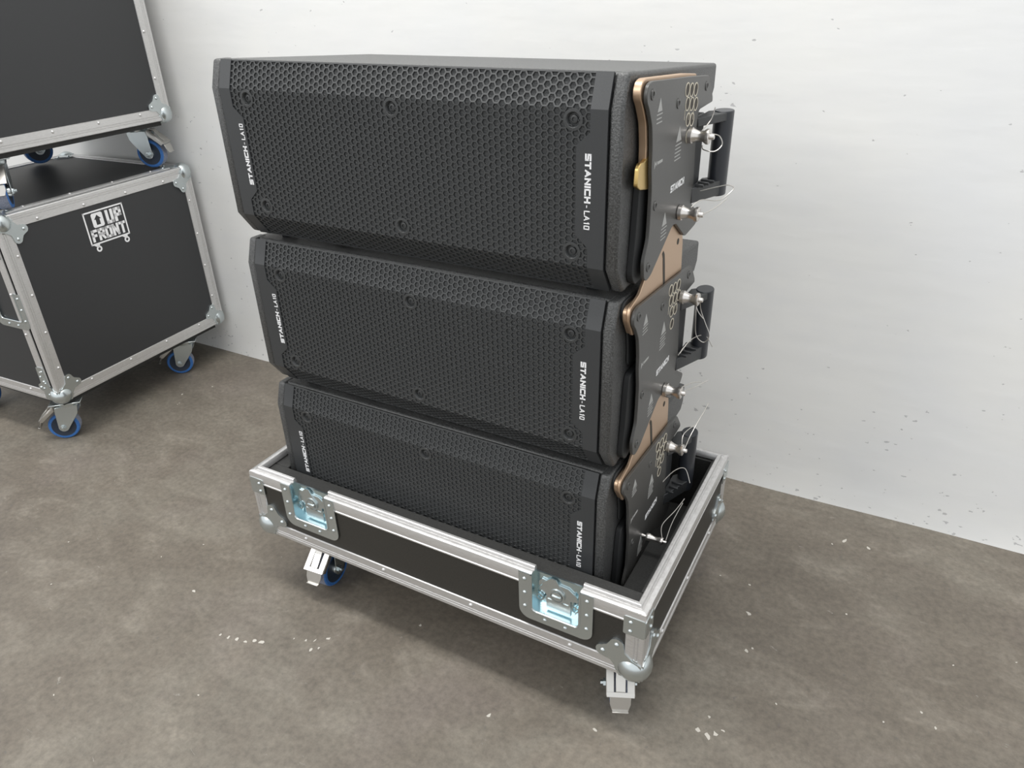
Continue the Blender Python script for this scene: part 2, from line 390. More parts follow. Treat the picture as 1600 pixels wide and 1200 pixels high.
        if side == 0: fr = Fr((0.1215, yy, 0.958), (0, 0, 1), (-1, 0, 0), (0, -1, 0))
        else: fr = Fr((0.7765, yy, 1.064), (0, 0, -1), (1, 0, 0), (0, -1, 0))
        e = letters(tx, 'STANICH', fr, 0.0096, 0.0096, 0.0025, 0.0013)
        e = letters(tx, '-', fr, 0.0088, 0.0074, 0.0012, 0.0026, e + 0.0016)
        e = letters(tx, 'LA', fr, 0.0090, 0.0070, 0.0015, 0.0010, e)
        e = letters(tx, '10', fr, 0.0090, 0.0066, 0.0015, 0.0013, e + 0.0012)
        tx.build('lettering', M['print'], bm_parent, ORG, recalc=False)['label'] = 'white printed maker name and type number'
    # right-hand rigging hardware; the left hand is its mirror image
    def hard(fn, name, mt, both=False, **kw):
        mb = MB(); fn(mb); r = B(mb, name, mt, **kw); l = B(mirror_x(mb), name, mt, **kw) if both else None; return r, l
    plate, platel = hard(lambda mb: mb.prism(rounded(PLATE, 0.008, 3), 0.8462, 0.8520, SIDE), 'side_plate', M['plate'], bevel=0.0008, segs=1)
    up = [p for p in PLATE if p[1] > 1.03 and p[0] < 0.30]
    brz = [(y - (0.006 if y < 0.2 else 0), z + 0.004) for y, z in [(0.128, 1.030)] + sorted([p for p in PLATE if p[0] < 0.125 and p[1] > 1.03], key=lambda p: p[1]) + [(0.275, 1.141)]] + [(0.330, 1.139), (0.328, 1.030)]
    sp = [(0.116, 1.028), (0.300, 1.028), (0.330, 0.960), (0.320, 0.900), (0.250, 0.925), (0.150, 0.872), (0.115, 0.862), (0.098, 0.880), (0.105, 0.930), (0.110, 1.0)]
    hard(lambda mb: mb.prism(rounded(sp, 0.01, 3), 0.8296, 0.8400, SIDE), 'spacer_plate', M['black'], bevel=0.001, segs=1)
    # plate printing, hole rims, screws
    for i, (y, z) in enumerate(HOLES):
        mb = MB(); f0 = Fr((0, y, z), (0, 1, 0), (0, 0, 1), (1, 0, 0))
        mb.ring(0.0088, 0.0104, 0.8519, 0.8526, 20, f0); mb.cur = 1
        mb.lathe([(0.0089, 0.8515), (0.0089, 0.8522)], 20, f0)  # solid dark disc, the recess shade is painted, no hole is cut
        mb.build('pin_hole', [M['ring'], M['hole']], plate, ORG)
    for y, z in HOLES[3:6]:
        mb = MB(); mb.box(y - 0.011, y - 0.010, z - 0.022, z - 0.007, 0.8519, 0.8524, SIDE); mb.build('scale_line', M['ring'], plate, ORG)
    for y, z in [(0.106, 1.137), (0.222, 1.110), (0.366, 1.117), (0.147, 0.978), (0.134, 0.887)]:
        mb = MB(); fr = Fr((0.852, y, z), (0, 1, 0), (0, 0, 1), (1, 0, 0))
        mb.lathe([(0.0075, 0), (0.0072, 0.0012), (0.0042, 0.0016), (0.0036, 0.0002), (0.0001, 0.0002)], 14, fr, cap=False)
        mb.build('plate_screw', M['plate'], plate, ORG)
    mb = MB(); fr = Fr((0.852, 0.216, 0.980), (0, 1, 0), (0, 0, 1), (1, 0, 0))
    letters(mb, 'STANICH', fr, 0.0108, 0.0096, 0.0026, 0.0011)
    mb.build('lettering', M['print'], plate, ORG, recalc=False)
    for y, z, h, nl in ((0.140, 1.119, 0.016, 3), (0.238, 1.064, 0.020, 5), (0.197, 0.944, 0.018, 4)):
        mb = MB(); f2 = Fr((0.852, y, z), (0, 1, 0), (0, 0, 1), (1, 0, 0))
        mb.prism([(-h * 0.6, -h * 0.5), (h * 0.6, -h * 0.5), (0, h * 0.6)], 0, 0.0004, f2)
        for k in range(nl):
            mb.box(-h * 0.75, h * (0.75 - 0.2 * (k % 2)), -h * 0.78 - k * 0.0055, -h * 0.78 - k * 0.0055 + 0.0016, 0, 0.0003, f2)
        mb.build('warning_mark', M['faint'], plate, ORG)
    mb = MB(); f2 = Fr((0.852, 0.138, 1.040), (0, 1, 0), (0, 0, 1), (1, 0, 0))
    mb.prism([(-0.007, 0.006), (-0.001, 0), (-0.007, -0.006)], 0, 0.0004, f2); mb.prism([(0.003, 0.004), (0.003, -0.004), (-0.001, 0)], 0, 0.0004, f2)
    mb.box(0.006, 0.028, -0.002, 0.002, 0, 0.0004, f2)
    mb.build('emblem_mark', M['faint'], plate, ORG)
    # lifting handle: oval bar on two arms, and its mounting bar
    def bar(mb):
        el = [(0.421 + 0.021 * math.cos(2 * PI * i / 28), 0.871 + 0.0165 * math.sin(2 * PI * i / 28)) for i in range(28)]
        fr = Fr((0, 0, 0), (0, 1, 0), (1, 0, 0), (0, 0, 1)); mb.prism(el, 0.9325, 1.0735, fr)
    h, hl = hard(bar, 'handle', M['handle'], bevel=0.0015, segs=2)
    for hh, fl in ((h, False),):
        for za, zb in ((1.0585, 1.0720), (0.9345, 0.9600)):
            a = MB(); fr = Fr((0, 0, 0), (0, 1, 0), (1, 0, 0), (0, 0, 1))
            a.prism([(0.334, 0.8462), (0.412, 0.8462), (0.424, 0.858), (0.424, 0.880), (0.405, 0.881), (0.334, 0.853)], za, zb, fr)
            if zb < 1:
                for k in range(3): a.box(0.345 + 0.018 * k, 0.349 + 0.018 * k, 0.8530, 0.868 + 0.004 * k, zb, zb + 0.005, fr)
            if fl: a = mirror_x(a)
            a.build('handle_arm', M['trim'], hh, ORG, bevel=0.001, segs=1)
        a = MB(); a.box(0.326, 0.396, 0.938, 1.072, 0.8300, 0.8455, SIDE)
        if fl: a = mirror_x(a)
        a.build('mounting_bar', M['trim'], hh, ORG, bevel=0.002, segs=1)
    # feet in the joint between the cabinets
    for x in (0.12, 0.769):
        for y, l in ((0.125, 0.0125), (0.285, 0.0235)):
            f = MB(); f.lathe([(0.014, 0.857 - l + 0.0002), (0.017, 0.8585)], 16, Fr((x, y, 0))); B(f, 'rubber_foot', M['black'])

GRP = 'loudspeakers stacked in the open case'
spk = thing('line_array_speaker', ORG, 'black line array loudspeaker on top of the stack of three', 'loudspeaker', GRP)
speaker_parts(spk)
spk2 = dup(spk); spk2.location = ORG - V((0, 0, PIT)); spk2['label'] = 'black line array loudspeaker in the middle of the stack, between the two others'
spk3 = dup(spk); spk3.location = ORG - V((0, 0, 2 * PIT)); spk3['label'] = 'black line array loudspeaker at the bottom, half sunk in the open flight case'

# the top cabinet has its own bronze plate folded in, with the lever tab
BRZ = [(y - (0.006 if y < 0.2 else 0), z + 0.004) for y, z in [(0.128, 1.030)] + sorted([p for p in PLATE if p[0] < 0.125 and p[1] > 1.03], key=lambda p: p[1]) + [(0.275, 1.141)]] + [(0.330, 1.139), (0.328, 1.030)]
mb = MB(); mb.prism(rounded(BRZ, 0.006, 3), 0.8335, 0.8448, SIDE)
o = mb.build('hinge_plate', M['bronze'], spk, ORG, bevel=0.001, segs=1); o['label'] = 'bronze coloured inner plate'
TAB = [(0.084, 1.044), (0.092, 1.050), (0.106, 1.049), (0.120, 1.053), (0.150, 1.054), (0.150, 1.006), (0.126, 1.006), (0.096, 1.012), (0.082, 1.020)]
mb = MB(); mb.prism(rounded(TAB, 0.004, 3), 0.8395, 0.8460, SIDE)
o = mb.build('locking_lever', M['gold'], spk, ORG, bevel=0.0012, segs=2); o['label'] = 'gold coloured lever tab'

# bronze link plates joining a cabinet to the one above it
LINK = [(0.084, 0.836), (0.088, 0.838), (0.122, 0.846), (0.148, 0.868), (0.200, 0.910), (0.260, 0.935), (0.318, 0.905), (0.327, 0.880), (0.331, 0.868), (0.338, 0.812), (0.330, 0.780), (0.100, 0.785), (0.082, 0.815), (0.080, 0.827)]
SLOT = [(0.219, 0.881), (0.224, 0.872), (0.229, 0.850), (0.238, 0.815), (0.243, 0.770), (0.249, 0.770), (0.247, 0.815), (0.238, 0.855), (0.232, 0.876), (0.225, 0.884)]
for r, k in ((spk2, 1), (spk3, 2)):
    dz = -(k - 1) * PIT
    og = ORG - V((0, 0, PIT))
    for side in (0,):
        mb = MB(); mb.prism(rounded([(y + 0.004, z + 0.006) for y, z in BRZ], 0.006, 3), 0.8296, 0.8335, SIDE)
        for i_ in range(len(mb.v)): mb.v[i_].z -= PIT
        mb.build('spacer_plate', M['black'], r, og, bevel=0.001, segs=1)
        mb = MB(); mb.prism(rounded(LINK, 0.005, 3), 0.8405, 0.8455, SIDE)
        mb.prism(rounded([(0.081, 0.8285), (0.084, 0.8335), (0.090, 0.836), (0.330, 0.836), (0.330, 0.785), (0.104, 0.785), (0.083, 0.8155)], 0.004, 3), 0.8338, 0.8405, SIDE)
        if side: mb = mirror_x(mb)
        o = mb.build('link_plate', M['bronze'], r, og, bevel=0.0008, segs=1); o['label'] = 'bronze plate linked up to the cabinet above'
        mb = MB(); mb.prism(SLOT, 0.8452, 0.8459, SIDE)  # flat inlay on the plate, slot depth only painted dark
        mb.lathe([(0.0055, 0.8452), (0.0055, 0.8459)], 16, Fr((0, 0.302, 0.877), (0, 1, 0), (0, 0, 1), (1, 0, 0)))
        if side: mb = mirror_x(mb)
        mb.build('slot', M['hole'], o, og)

# quick-release pins with their wire lanyards
def pin(parent, dz, y, z, loops, pulled=0.0):
    og = ORG + V((0, 0, dz)); c = V((0.852, y, z + dz)); fr = Fr(c, (0, 1, 0), (0, 0, 1), (1, 0, 0))
    mb = MB(); p = pulled
    pr = [(0.004, -0.004), (0.004, p), (0.0105, p), (0.0112, p + 0.001), (0.0112, p + 0.007), (0.0100, p + 0.008), (0.0098, p + 0.009), (0.0078, p + 0.014), (0.0070, p + 0.019), (0.0078, p + 0.024), (0.0100, p + 0.028), (0.0106, p + 0.029),
          (0.0106, p + 0.033), (0.0095, p + 0.034), (0.004, p + 0.034), (0.0038, p + 0.040), (0.003, p + 0.041)]
    if pulled: pr = [(r * (0.62 if h > p * 0.9 else 1), h) for r, h in pr]
    pr = [(r * 1.1 if h > 0 else r, h) for r, h in pr]
    mb.lathe(pr, 24, fr)
    o = mb.build('locking_pin', M['steel'], parent, og); o['label'] = 'polished steel pin knob'
    for pts in loops:
        w = MB(); w.tube(bez([V((0.852, y, z + dz)) + V(q) for q in pts]), 0.0009, 6); w.build('lanyard', M['wire'], o, og)
    return o
def bez(P, n=8):
    out = []
    for i in range(len(P) - 1):
        a, b, c, d = P[max(i - 1, 0)], P[i], P[i + 1], P[min(i + 2, len(P) - 1)]
        for j in range(n):
            t = j / n
            out.append(0.5 * ((2 * b) + (c - a) * t + (2 * a - 5 * b + 4 * c - d) * t * t + (3 * b - a - 3 * c + d) * t ** 3))
    return out + [P[-1]]
pin(spk, 0, 0.287, 1.054, [[(0.034, 0.003, 0.004), (0.046, 0.010, 0.000), (0.052, 0.008, -0.012), (0.044, -0.002, -0.021), (0.026, 0.0, -0.020), (0.018, 0.02, -0.018)],
                           [(0.002, 0.045, -0.008), (0.012, 0.075, 0.010), (0.016, 0.085, 0.030)]])
pin(spk, 0, 0.268, 0.937, [[(0.020, 0.0, 0.010), (0.030, 0.02, 0.018), (0.050, 0.05, 0.012), (0.060, 0.070, 0.018), (0.066, 0.080, 0.027), (0.056, 0.080, 0.031), (0.040, 0.078, 0.027), (0.012, 0.075, 0.018)],
                           [(0.039, 0.0, 0.0), (0.052, 0.03, 0.006), (0.062, 0.06, 0.015)]])
pin(spk2, -PIT, 0.324, 1.0895, [[(0.036, 0.0, 0.0), (0.038, 0.004, -0.02), (0.048, 0.006, -0.045), (0.058, 0.004, -0.066), (0.050, 0.0, -0.080), (0.036, -0.004, -0.066), (0.032, -0.004, -0.03), (0.030, 0.0, -0.008)],
                                [(0.028, 0.0, -0.006), (0.034, 0.0, -0.022), (0.044, 0.004, -0.036)]])
pin(spk2, -PIT, 0.269, 0.9275, [[(0.036, 0.0, 0.004), (0.050, 0.03, 0.002), (0.064, 0.06, 0.004)], [(0.028, 0.0, 0.008), (0.042, 0.03, 0.008), (0.056, 0.05, 0.004)],
                                [(0.000, 0.075, 0.035), (0.012, 0.110, 0.055), (0.030, 0.140, 0.056), (0.045, 0.150, 0.030)]])
pin(spk3, -2 * PIT, 0.324, 1.0895, [[(0.036, 0.0, 0.004), (0.036, 0.03, 0.014), (0.040, 0.06, 0.030), (0.044, 0.09, 0.042), (0.046, 0.115, 0.050)], [(0.030, 0.0, 0.008), (0.026, 0.02, 0.024), (0.038, 0.055, 0.030)]])
pin(spk3, -2 * PIT, 0.205, 0.951, [[(0.040, 0.0, 0.008), (0.030, 0.03, 0.014), (0.040, 0.08, 0.018), (0.046, 0.12, 0.022)], [(0.048, 0.0, 0.004), (0.044, 0.05, 0.010), (0.046, 0.11, 0.018)],
                                  [(-0.004, 0.10, 0.05), (0.010, 0.15, 0.06), (0.028, 0.17, 0.06), (0.044, 0.16, 0.035)]], pulled=0.009)

# ------------------------------------------------------------------ flight-case hardware
def rail_profile(w1, w2, t=0.0024):
    """angle extrusion: legs w1 (on the n1 face) and w2 (on the n2 face), two grooves near the outer edge of each leg"""
    g = 0.0015
    def leg(w, groove):
        pts = [(0.0, w), (t, w - 0.0015)]
        if groove and w > 0.022:
            for q in (0.0135, 0.0075):
                pts += [(t, q + 0.0022), (t - g, q + 0.0014), (t - g, q), (t, q - 0.0008)]
        return pts
    a = [(x, -q) for x, q in leg(w1, True)]            # (along n1, along n2)
    b = [(-q, x) for x, q in leg(w2, True)][::-1]
    return a + [(t, 0.0006), (t * 0.6, t * 0.6), (0.0006, t)][:3] + b + [(-w2, -0.001), (-0.001, -0.001), (-0.001, -w1)]
def angle_rail(mb, p0, p1, n1, n2, w1, w2):
    mb.sweep(rail_profile(w1, w2), p0, p1, n1, n2)
def wing_poly():
    return [(0, 0), (0.040, -0.001), (0.046, 0.016), (0.058, 0.031)] + arc(0.073, 0.047, 0.0135, -70, 78, 7) + [(0.066, 0.066)] + arc(0.047, 0.073, 0.0135, 12, 160, 7) + [(0.031, 0.058), (0.016, 0.046), (-0.001, 0.040)]
def ball_corner(parent, c, ex, ey, ez, org, sc=1.0, name='ball_corner'):
    c, ex, ey, ez = V(c), V(ex), V(ey), V(ez); mb = MB()
    wp = [(a * sc, b * sc) for a, b in wing_poly()]
    for n, u, v in ((ex, ey, ez), (ey, ez, ex), (ez, ex, ey)):
        fr = Fr(c, -u, -v, n); mb.prism(wp, -0.001, 0.0046, fr)
        for a, b in ((0.073, 0.047), (0.047, 0.073)): mb.rivet(fr, a * sc, b * sc, 0.0046, 0.0048)
    d = -(ex + ey + ez)
    mb.ball(c + d * 0.0185 * sc, 0.0335 * sc, 24, 14)
    for n, u in ((ex, ey), (ey, ez), (ez, ex)):          # swelling from the ball along each edge
        w = (ex + ey + ez) - n - u
        mb.tube([c + d * 0.0185 * sc, c + d * 0.0150 * sc - w * 0.024 * sc, c + d * 0.0105 * sc - w * 0.042 * sc], [0.0315 * sc, 0.0225 * sc, 0.0145 * sc], 14)
    return mb.build(name, M['zinc'], parent, org, sharp=45)
def latch(parent, fr, w, h, org, open_top=True):
    """recessed butterfly latch on a face: fr origin at the dish's lower left, u right, v up, n out"""
    fw_, fb = 0.026, 0.024
    mb = MB(); z0, z1 = 0.0015, 0.0042
    r = 0.022
    outer = arc(r, r, r, 180, 270, 5) + arc(w - r, r, r, 270, 360, 5) + [(w, h), (w - fw_, h)] + \
        [(w - fw_, fb + 0.010)] + arc(w - fw_ - 0.010, fb + 0.010, 0.010, 0, -90, 4) + arc(fw_ + 0.010, fb + 0.010, 0.010, -90, -180, 4) + [(fw_, h), (0, h)]
    mb.prism(outer, z0, z1, fr)
    inner = [(fw_, h)] + arc(fw_ + 0.010, fb + 0.010, 0.010, 180, 270, 4) + arc(w - fw_ - 0.010, fb + 0.010, 0.010, 270, 360, 4) + [(w - fw_, h)]
    for (x0, y0), (x1, y1) in zip(inner, inner[1:]):     # rolled lip of the dish
        mb.tube([fr(x0, y0, 0.0042), fr(x1, y1, 0.0042)], 0.0022, 6)
    for k in range(3):
        mb.rivet(fr, 0.012, h - 0.014 - k * (h - 0.030) / 2.4, z1); mb.rivet(fr, w - 0.012, h - 0.014 - k * (h - 0.030) / 2.4, z1)
    for k in range(2): mb.rivet(fr, w * (0.36 + 0.28 * k), 0.011, z1)
    o = mb.build('latch_dish', M['zinc'], parent, org)
    tub = MB(); a0, a1 = fw_ - 0.001, w - fw_ + 0.001; b0 = fb - 0.001; d = -0.0125
    tub.box(a0, a1, b0, h - 0.001, d - 0.001, d, fr)
    tub.box(a0, a0 + 0.0012, b0, h - 0.001, d, z0 + 0.002, fr); tub.box(a1 - 0.0012, a1, b0, h - 0.001, d, z0 + 0.002, fr); tub.box(a0, a1, b0, b0 + 0.0012, d, z0 + 0.002, fr)
    tub.box(a0, a1, h - 0.004, h - 0.0005, d - 0.003, d + 0.0005, fr)
    tub.build('latch_tub', M['bluezinc'], o, org)
    cx = w / 2 + 0.001; bt = MB()
    bt.prism([(cx - 0.040, h - 0.020), (cx - 0.034, h - 0.012), (cx + 0.020, h - 0.016), (cx + 0.038, h - 0.030), (cx + 0.040, h - 0.040), (cx + 0.024, h - 0.044), (cx + 0.024, b0 + 0.006), (cx - 0.025, b0 + 0.006), (cx - 0.025, h - 0.046), (cx - 0.040, h - 0.042)], d + 0.0005, d + 0.0035, fr)
    bt.prism([(cx - 0.034, h - 0.020), (cx - 0.014, h - 0.003), (cx - 0.004, h - 0.003), (cx + 0.010, h - 0.030), (cx - 0.012, h - 0.040)], d + 0.0035, d + 0.0055, fr)
    f3 = Fr(fr(cx - 0.002, h - 0.040, d), fr.u, fr.v, fr.n)
    bt.ring(0.0125, 0.0155, 0.003, 0.0072, 22, f3); bt.lathe([(0.0112, 0.003), (0.0108, 0.0078), (0.006, 0.0086), (0.0001, 0.0086)], 20, f3, cap=False)
    bt.box(-0.009, 0.009, -0.0016, 0.0016, 0.0085, 0.0108, f3)
    bt.prism([(cx - 0.022, h - 0.058), (cx + 0.020, h - 0.058), (cx + 0.020, h - 0.055), (cx - 0.022, h - 0.055)], d + 0.0035, d + 0.0050, fr)
    bt.build('latch_butterfly', M['zinc'], o, org)
    sp = MB()
    for sx in (-1, 1):
        f4 = Fr(fr(cx + sx * 0.036, h - 0.054, d), fr.u, fr.v, fr.n)
        for k in range(3): sp.ring(0.0055 + 0.0014 * (k % 2), 0.0075 + 0.0014 * (k % 2), 0.002 + 0.0024 * k, 0.0036 + 0.0024 * k, 14, f4)
        sp.tube([f4(0, 0.007, 0.004), f4(sx * 0.004, 0.020, 0.004), f4(-sx * 0.004, 0.032, 0.003)], 0.0012, 6)
        sp.tube([f4(0.005, -0.005, 0.004), f4(-sx * 0.001, -0.016, 0.004)], 0.0012, 6)
    sp.build('latch_springs', M['bluezinc'], o, org)
    return o
# caster meshes (built once, copied)
CH = 0.138
def caster_proto():
    mb = MB()                                            # fork with its top plate; wheel trails along -y
    mb.box(-0.046, 0.046, -0.046, 0.046, CH - 0.004, CH); mb.lathe([(0.032, CH - 0.010), (0.036, CH - 0.004)], 24); mb.lathe([(0.030, CH - 0.020), (0.032, CH - 0.010)], 24)
    for sx in (-1, 1):
        fr = Fr((sx * 0.0245, 0, 0), (0, 1, 0), (0, 0, 1), (1, 0, 0))
        mb.prism(rounded([(0.028, CH - 0.020), (-0.040, CH - 0.020), (-0.046, 0.040), (-0.036, 0.030), (-0.022, 0.032), (0.022, 0.090)], 0.006, 3), -0.0013, 0.0013, fr)
    mb.box(-0.0255, 0.0255, -0.040, 0.028, CH - 0.022, CH - 0.0185)
    fork = mb.build('caster', M['zinc'], bevel=0.0008, segs=1)
    wy, wz, wr = -0.032, 0.046, 0.046
    ax = Fr((0, wy, wz), (0, 1, 0), (0, 0, 1), (1, 0, 0)); hw = 0.0165
    mb = MB(); mb.cur = 0
    mb.lathe([(wr - 0.010, -hw), (wr - 0.003, -hw), (wr - 0.0005, -hw + 0.003)], 36, ax, cap=False)
    mb.lathe([(wr - 0.0005, hw - 0.003), (wr - 0.003, hw), (wr - 0.010, hw)], 36, ax, cap=False)
    mb.cur = 1; mb.lathe([(wr - 0.0005, -hw + 0.003), (wr, -hw + 0.006), (wr, hw - 0.006), (wr - 0.0005, hw - 0.003)], 36, ax, cap=False)
    mb.cur = 2; mb.lathe([(0.001, -hw + 0.002), (0.020, -hw + 0.003), (wr - 0.010, -hw)], 36, ax, cap=False); mb.lathe([(wr - 0.010, hw), (0.020, hw - 0.003), (0.001, hw - 0.002)], 36, ax, cap=False)
    wheel = mb.build('wheel', [M['blue'], M['tread'], M['core']], fork, recalc=True)
    mb = MB(); mb.lathe([(0.013, -0.0225), (0.0145, -0.020), (0.0145, 0.020), (0.013, 0.0225)], 20, ax); mb.lathe([(0.0085, 0.0258), (0.0085, 0.0305), (0.0045, 0.031), (0.0045, 0.036)], 6, ax)
    mb.lathe([(0.0045, -0.036), (0.0045, -0.031), (0.0085, -0.0305), (0.0085, -0.0258)], 6, ax)
    mb.build('axle', M['zinc'], fork)
    mb = MB()                                            # brake pedal: sloped plate with a window and tongue, lower tread tab
    def slab(pts, x0, x1, th=0.0022):
        for (y0, z0), (y1, z1) in zip(pts, pts[1:]):
            d = V((y1 - y0, z1 - z0)).normalized(); nn = V((-d.y, d.x)) * th
            if nn.x > 0: nn = -nn
            mb.prism([(y0, z0), (y1, z1), (y1 + nn.x, z1 + nn.y), (y0 + nn.x, z0 + nn.y)], x0, x1, Fr((0, 0, 0), (0, 1, 0), (0, 0, 1), (1, 0, 0)))
    sl = [(-0.042, CH - 0.016), (-0.092, 0.080)]
    for xa, xb in ((-0.0265, -0.0125), (0.0125, 0.0265)): slab(sl, xa, xb)
    slab([(-0.086, 0.0854), (-0.0932, 0.0788)], -0.0265, 0.0265); slab([(-0.042, CH - 0.016), (-0.050, CH - 0.0225)], -0.0265, 0.0265)
    slab([(-0.044, CH - 0.014), (-0.055, CH - 0.018), (-0.063, CH - 0.029), (-0.086, 0.0858)], -0.0092, 0.0092, 0.003)
    for sx in (-1, 1): mb.prism([(-0.042, CH - 0.016), (-0.092, 0.080), (-0.084, 0.074), (-0.042, 0.108)], sx * 0.0265 - 0.0009, sx * 0.0265 + 0.0009, Fr((0, 0, 0), (0, 1, 0), (0, 0, 1), (1, 0, 0)))
    fr = Fr((0, -0.090, 0.076), (1, 0, 0), V((0, -0.35, -0.94)), V((0, -0.94, 0.35)))
    mb.prism([(-0.020, 0.0), (0.020, 0.0), (0.020, 0.014), (0.015, 0.029), (-0.015, 0.029), (-0.020, 0.014)], -0.001, 0.001, fr)
    mb.prism([(-0.0155, 0.0275), (0.0155, 0.0275), (0.0155, 0.0295), (-0.0155, 0.0295)], -0.001, 0.006, fr)
    mb.build('brake_pedal', M['chrome'], fork, bevel=0.0005, segs=1)
    return fork
CAST = [caster_proto(), False]
def caster(parent, loc, ang):
    if not CAST[1]: o = CAST[0]; CAST[1] = True; o.parent = parent
    else: o = dup(CAST[0], parent)
    o.location = loc; o.rotation_euler = (0, 0, ang); return o

# ------------------------------------------------------------------ open flight-case base with the speakers in it
TA, TB, T0, T1 = 0.933, 0.536, 0.156, 0.321
tray = thing('open_flight_case', (0.4665, 0.268, 0.0), 'low open flight case base on blue wheels holding the stacked loudspeakers', 'flight case')
TO = V((0.4665, 0.268, 0))
TBd = lambda mb, name, mt, **kw: mb.build(name, mt, tray, TO, **kw)
LW, LH = 0.150, 0.112
LX = (0.0935, 0.6885)
p = MB()                                                 # front panel, notched for the two latches
p.box(0.0, TA, 0.0, 0.010, T0, T1 - LH + 0.022)
for a, b in ((0.0, LX[0] + 0.026), (LX[0] + LW - 0.026, LX[1] + 0.026), (LX[1] + LW - 0.026, TA)): p.box(a, b, 0.0, 0.010, T1 - LH + 0.022, T1 - 0.002)
TBd(p, 'front_panel', M['laminate_warm'])
for nm, bx in (('side_panel', (0, 0.010, 0.010, TB - 0.010)), ('side_panel', (TA - 0.010, TA, 0.010, TB - 0.010)), ('back_panel', (0, TA, TB - 0.010, TB))):
    q = MB(); q.box(*bx, T0, T1 - 0.002); TBd(q, nm, M['laminate_warm'])
q = MB(); q.box(0.010, TA - 0.010, 0.010, TB - 0.010, T0, T0 + 0.012); TBd(q, 'floor_panel', M['liner'])
for bx in ((0.016, TA - 0.0105, 0.0165, 0.056, T0 + 0.012, T1 - 0.009), (0.0105, 0.058, 0.056, TB - 0.012, T0 + 0.012, T1 - 0.009),
           (0.905, TA - 0.0105, 0.056, TB - 0.012, T0 + 0.012, T1 - 0.007), (0.058, 0.905, TB - 0.026, TB - 0.012, T0 + 0.012, T1 - 0.010)):
    q = MB(); q.box(*bx); TBd(q, 'lining_board', M['liner'], bevel=0.0015, segs=1)
q = MB(); q.box(0.8545, 0.9045, 0.0565, 0.256, T0 + 0.0125, 0.264); TBd(q, 'support_block', M['liner'], bevel=0.002, segs=1)
for x in (0.12, 0.769):
    for y, l in ((0.125, 0.0125), (0.285, 0.0235)):
        q = MB(); q.box(x - 0.03, x + 0.03, y - 0.03, y + 0.03, T0 + 0.012, 0.216 - l); TBd(q, 'support_pad', M['liner'])
# bottom angles
for p0, p1, n1, n2 in (((0.03, 0, T0), (TA - 0.03, 0, T0), (0, -1, 0), (0, 0, -1)), ((0.03, TB, T0), (TA - 0.03, TB, T0), (0, 1, 0), (0, 0, -1)),
                       ((0, 0.03, T0), (0, TB - 0.03, T0), (-1, 0, 0), (0, 0, -1)), ((TA, 0.03, T0), (TA, TB - 0.03, T0), (1, 0, 0), (0, 0, -1))):
    q = MB(); angle_rail(q, p0, p1, n1, n2, 0.034, 0.026)
    d = (V(p1) - V(p0)); nn = max(3, int(d.length / 0.19)); fr = Fr(p0, d.normalized(), -V(n2), n1)
    for k in range(nn): q.rivet(fr, d.length * (k + 0.5) / nn, 0.023, 0.0024, 0.0046)
    TBd(q, 'edge_rail', M['alu'])
# corner uprights
for x, nx_ in ((0, -1), (TA, 1)):
    for y, ny in ((0, -1), (TB, 1)):
        q = MB(); angle_rail(q, (x, y, T0 + 0.02), (x, y, T1 - 0.001), (nx_, 0, 0), (0, ny, 0), 0.030, 0.033)
        TBd(q, 'corner_rail', M['alu'])
        q = MB()
        for n, u in (((nx_, 0, 0), (0, -ny, 0)), ((0, ny, 0), (-nx_, 0, 0))):
            fr = Fr((x, y, T1 - 0.028), u, (0, 0, -1), n)
            q.prism(rounded([(-0.003, -0.014), (0.037, -0.014), (0.037, 0.028), (-0.003, 0.028)], 0.004, 3), 0.002, 0.0040, fr)
            q.rivet(fr, 0.024, -0.002, 0.004); q.rivet(fr, 0.024, 0.019, 0.004)
        TBd(q, 'corner_brace', M['zinc'])
# top rim extrusion with its raised tongue
RIM = [(-0.001, -0.030), (0.0022, -0.029), (0.0026, -0.026), (0.0010, -0.0245), (0.0010, -0.0225), (0.0026, -0.021), (0.0026, -0.004), (0.0016, 0.0), (-0.001, 0.0014), (-0.0075, 0.0014), (-0.0085, -0.0008), (-0.0110, -0.0008),
       (-0.0120, 0.0050), (-0.0135, 0.0066), (-0.0180, 0.0066), (-0.0195, 0.0050), (-0.0215, -0.002), (-0.0215, -0.007), (-0.001, -0.006)]
def rim(p0, p1, n1, m0, m1):
    q = MB(); q.sweep(RIM, p0, p1, n1, (0, 0, 1), m0, m1); return TBd(q, 'rim_rail', M['alu'], sharp=30)
xa, xb = LX[0] + 0.026, LX[0] + LW - 0.026; xc, xd = LX[1] + 0.026, LX[1] + LW - 0.026
rim((0, 0, T1), (xa, 0, T1), (0, -1, 0), 1, 0); rim((xb, 0, T1), (xc, 0, T1), (0, -1, 0), 0, 0); rim((xd, 0, T1), (TA, 0, T1), (0, -1, 0), 0, 1)
rim((0, TB, T1), (TA, TB, T1), (0, 1, 0), 1, 1); rim((0, 0, T1), (0, TB, T1), (-1, 0, 0), 1, 1); rim((TA, 0, T1), (TA, TB, T1), (1, 0, 0), 1, 1)
for x0 in LX: latch(tray, Fr((x0, 0, T1 - LH), (1, 0, 0), (0, 0, 1), (0, -1, 0)), LW, LH - 0.001, TO)
for x, ex in ((0, (-1, 0, 0)), (TA, (1, 0, 0))):
    for y, ey in ((0, (0, -1, 0)), (TB, (0, 1, 0))): ball_corner(tray, (x, y, T0), ex, ey, (0, 0, -1), TO)
q = MB(); q.box(0.055, TA - 0.055, 0.030, TB - 0.030, CH, T0); TBd(q, 'caster_board', M['liner'])
caster(tray, (0.131 - TO.x, 0.090 - TO.y, 0), math.radians(5)); caster(tray, (0.858 - TO.x, 0.094 - TO.y, 0), math.radians(24))
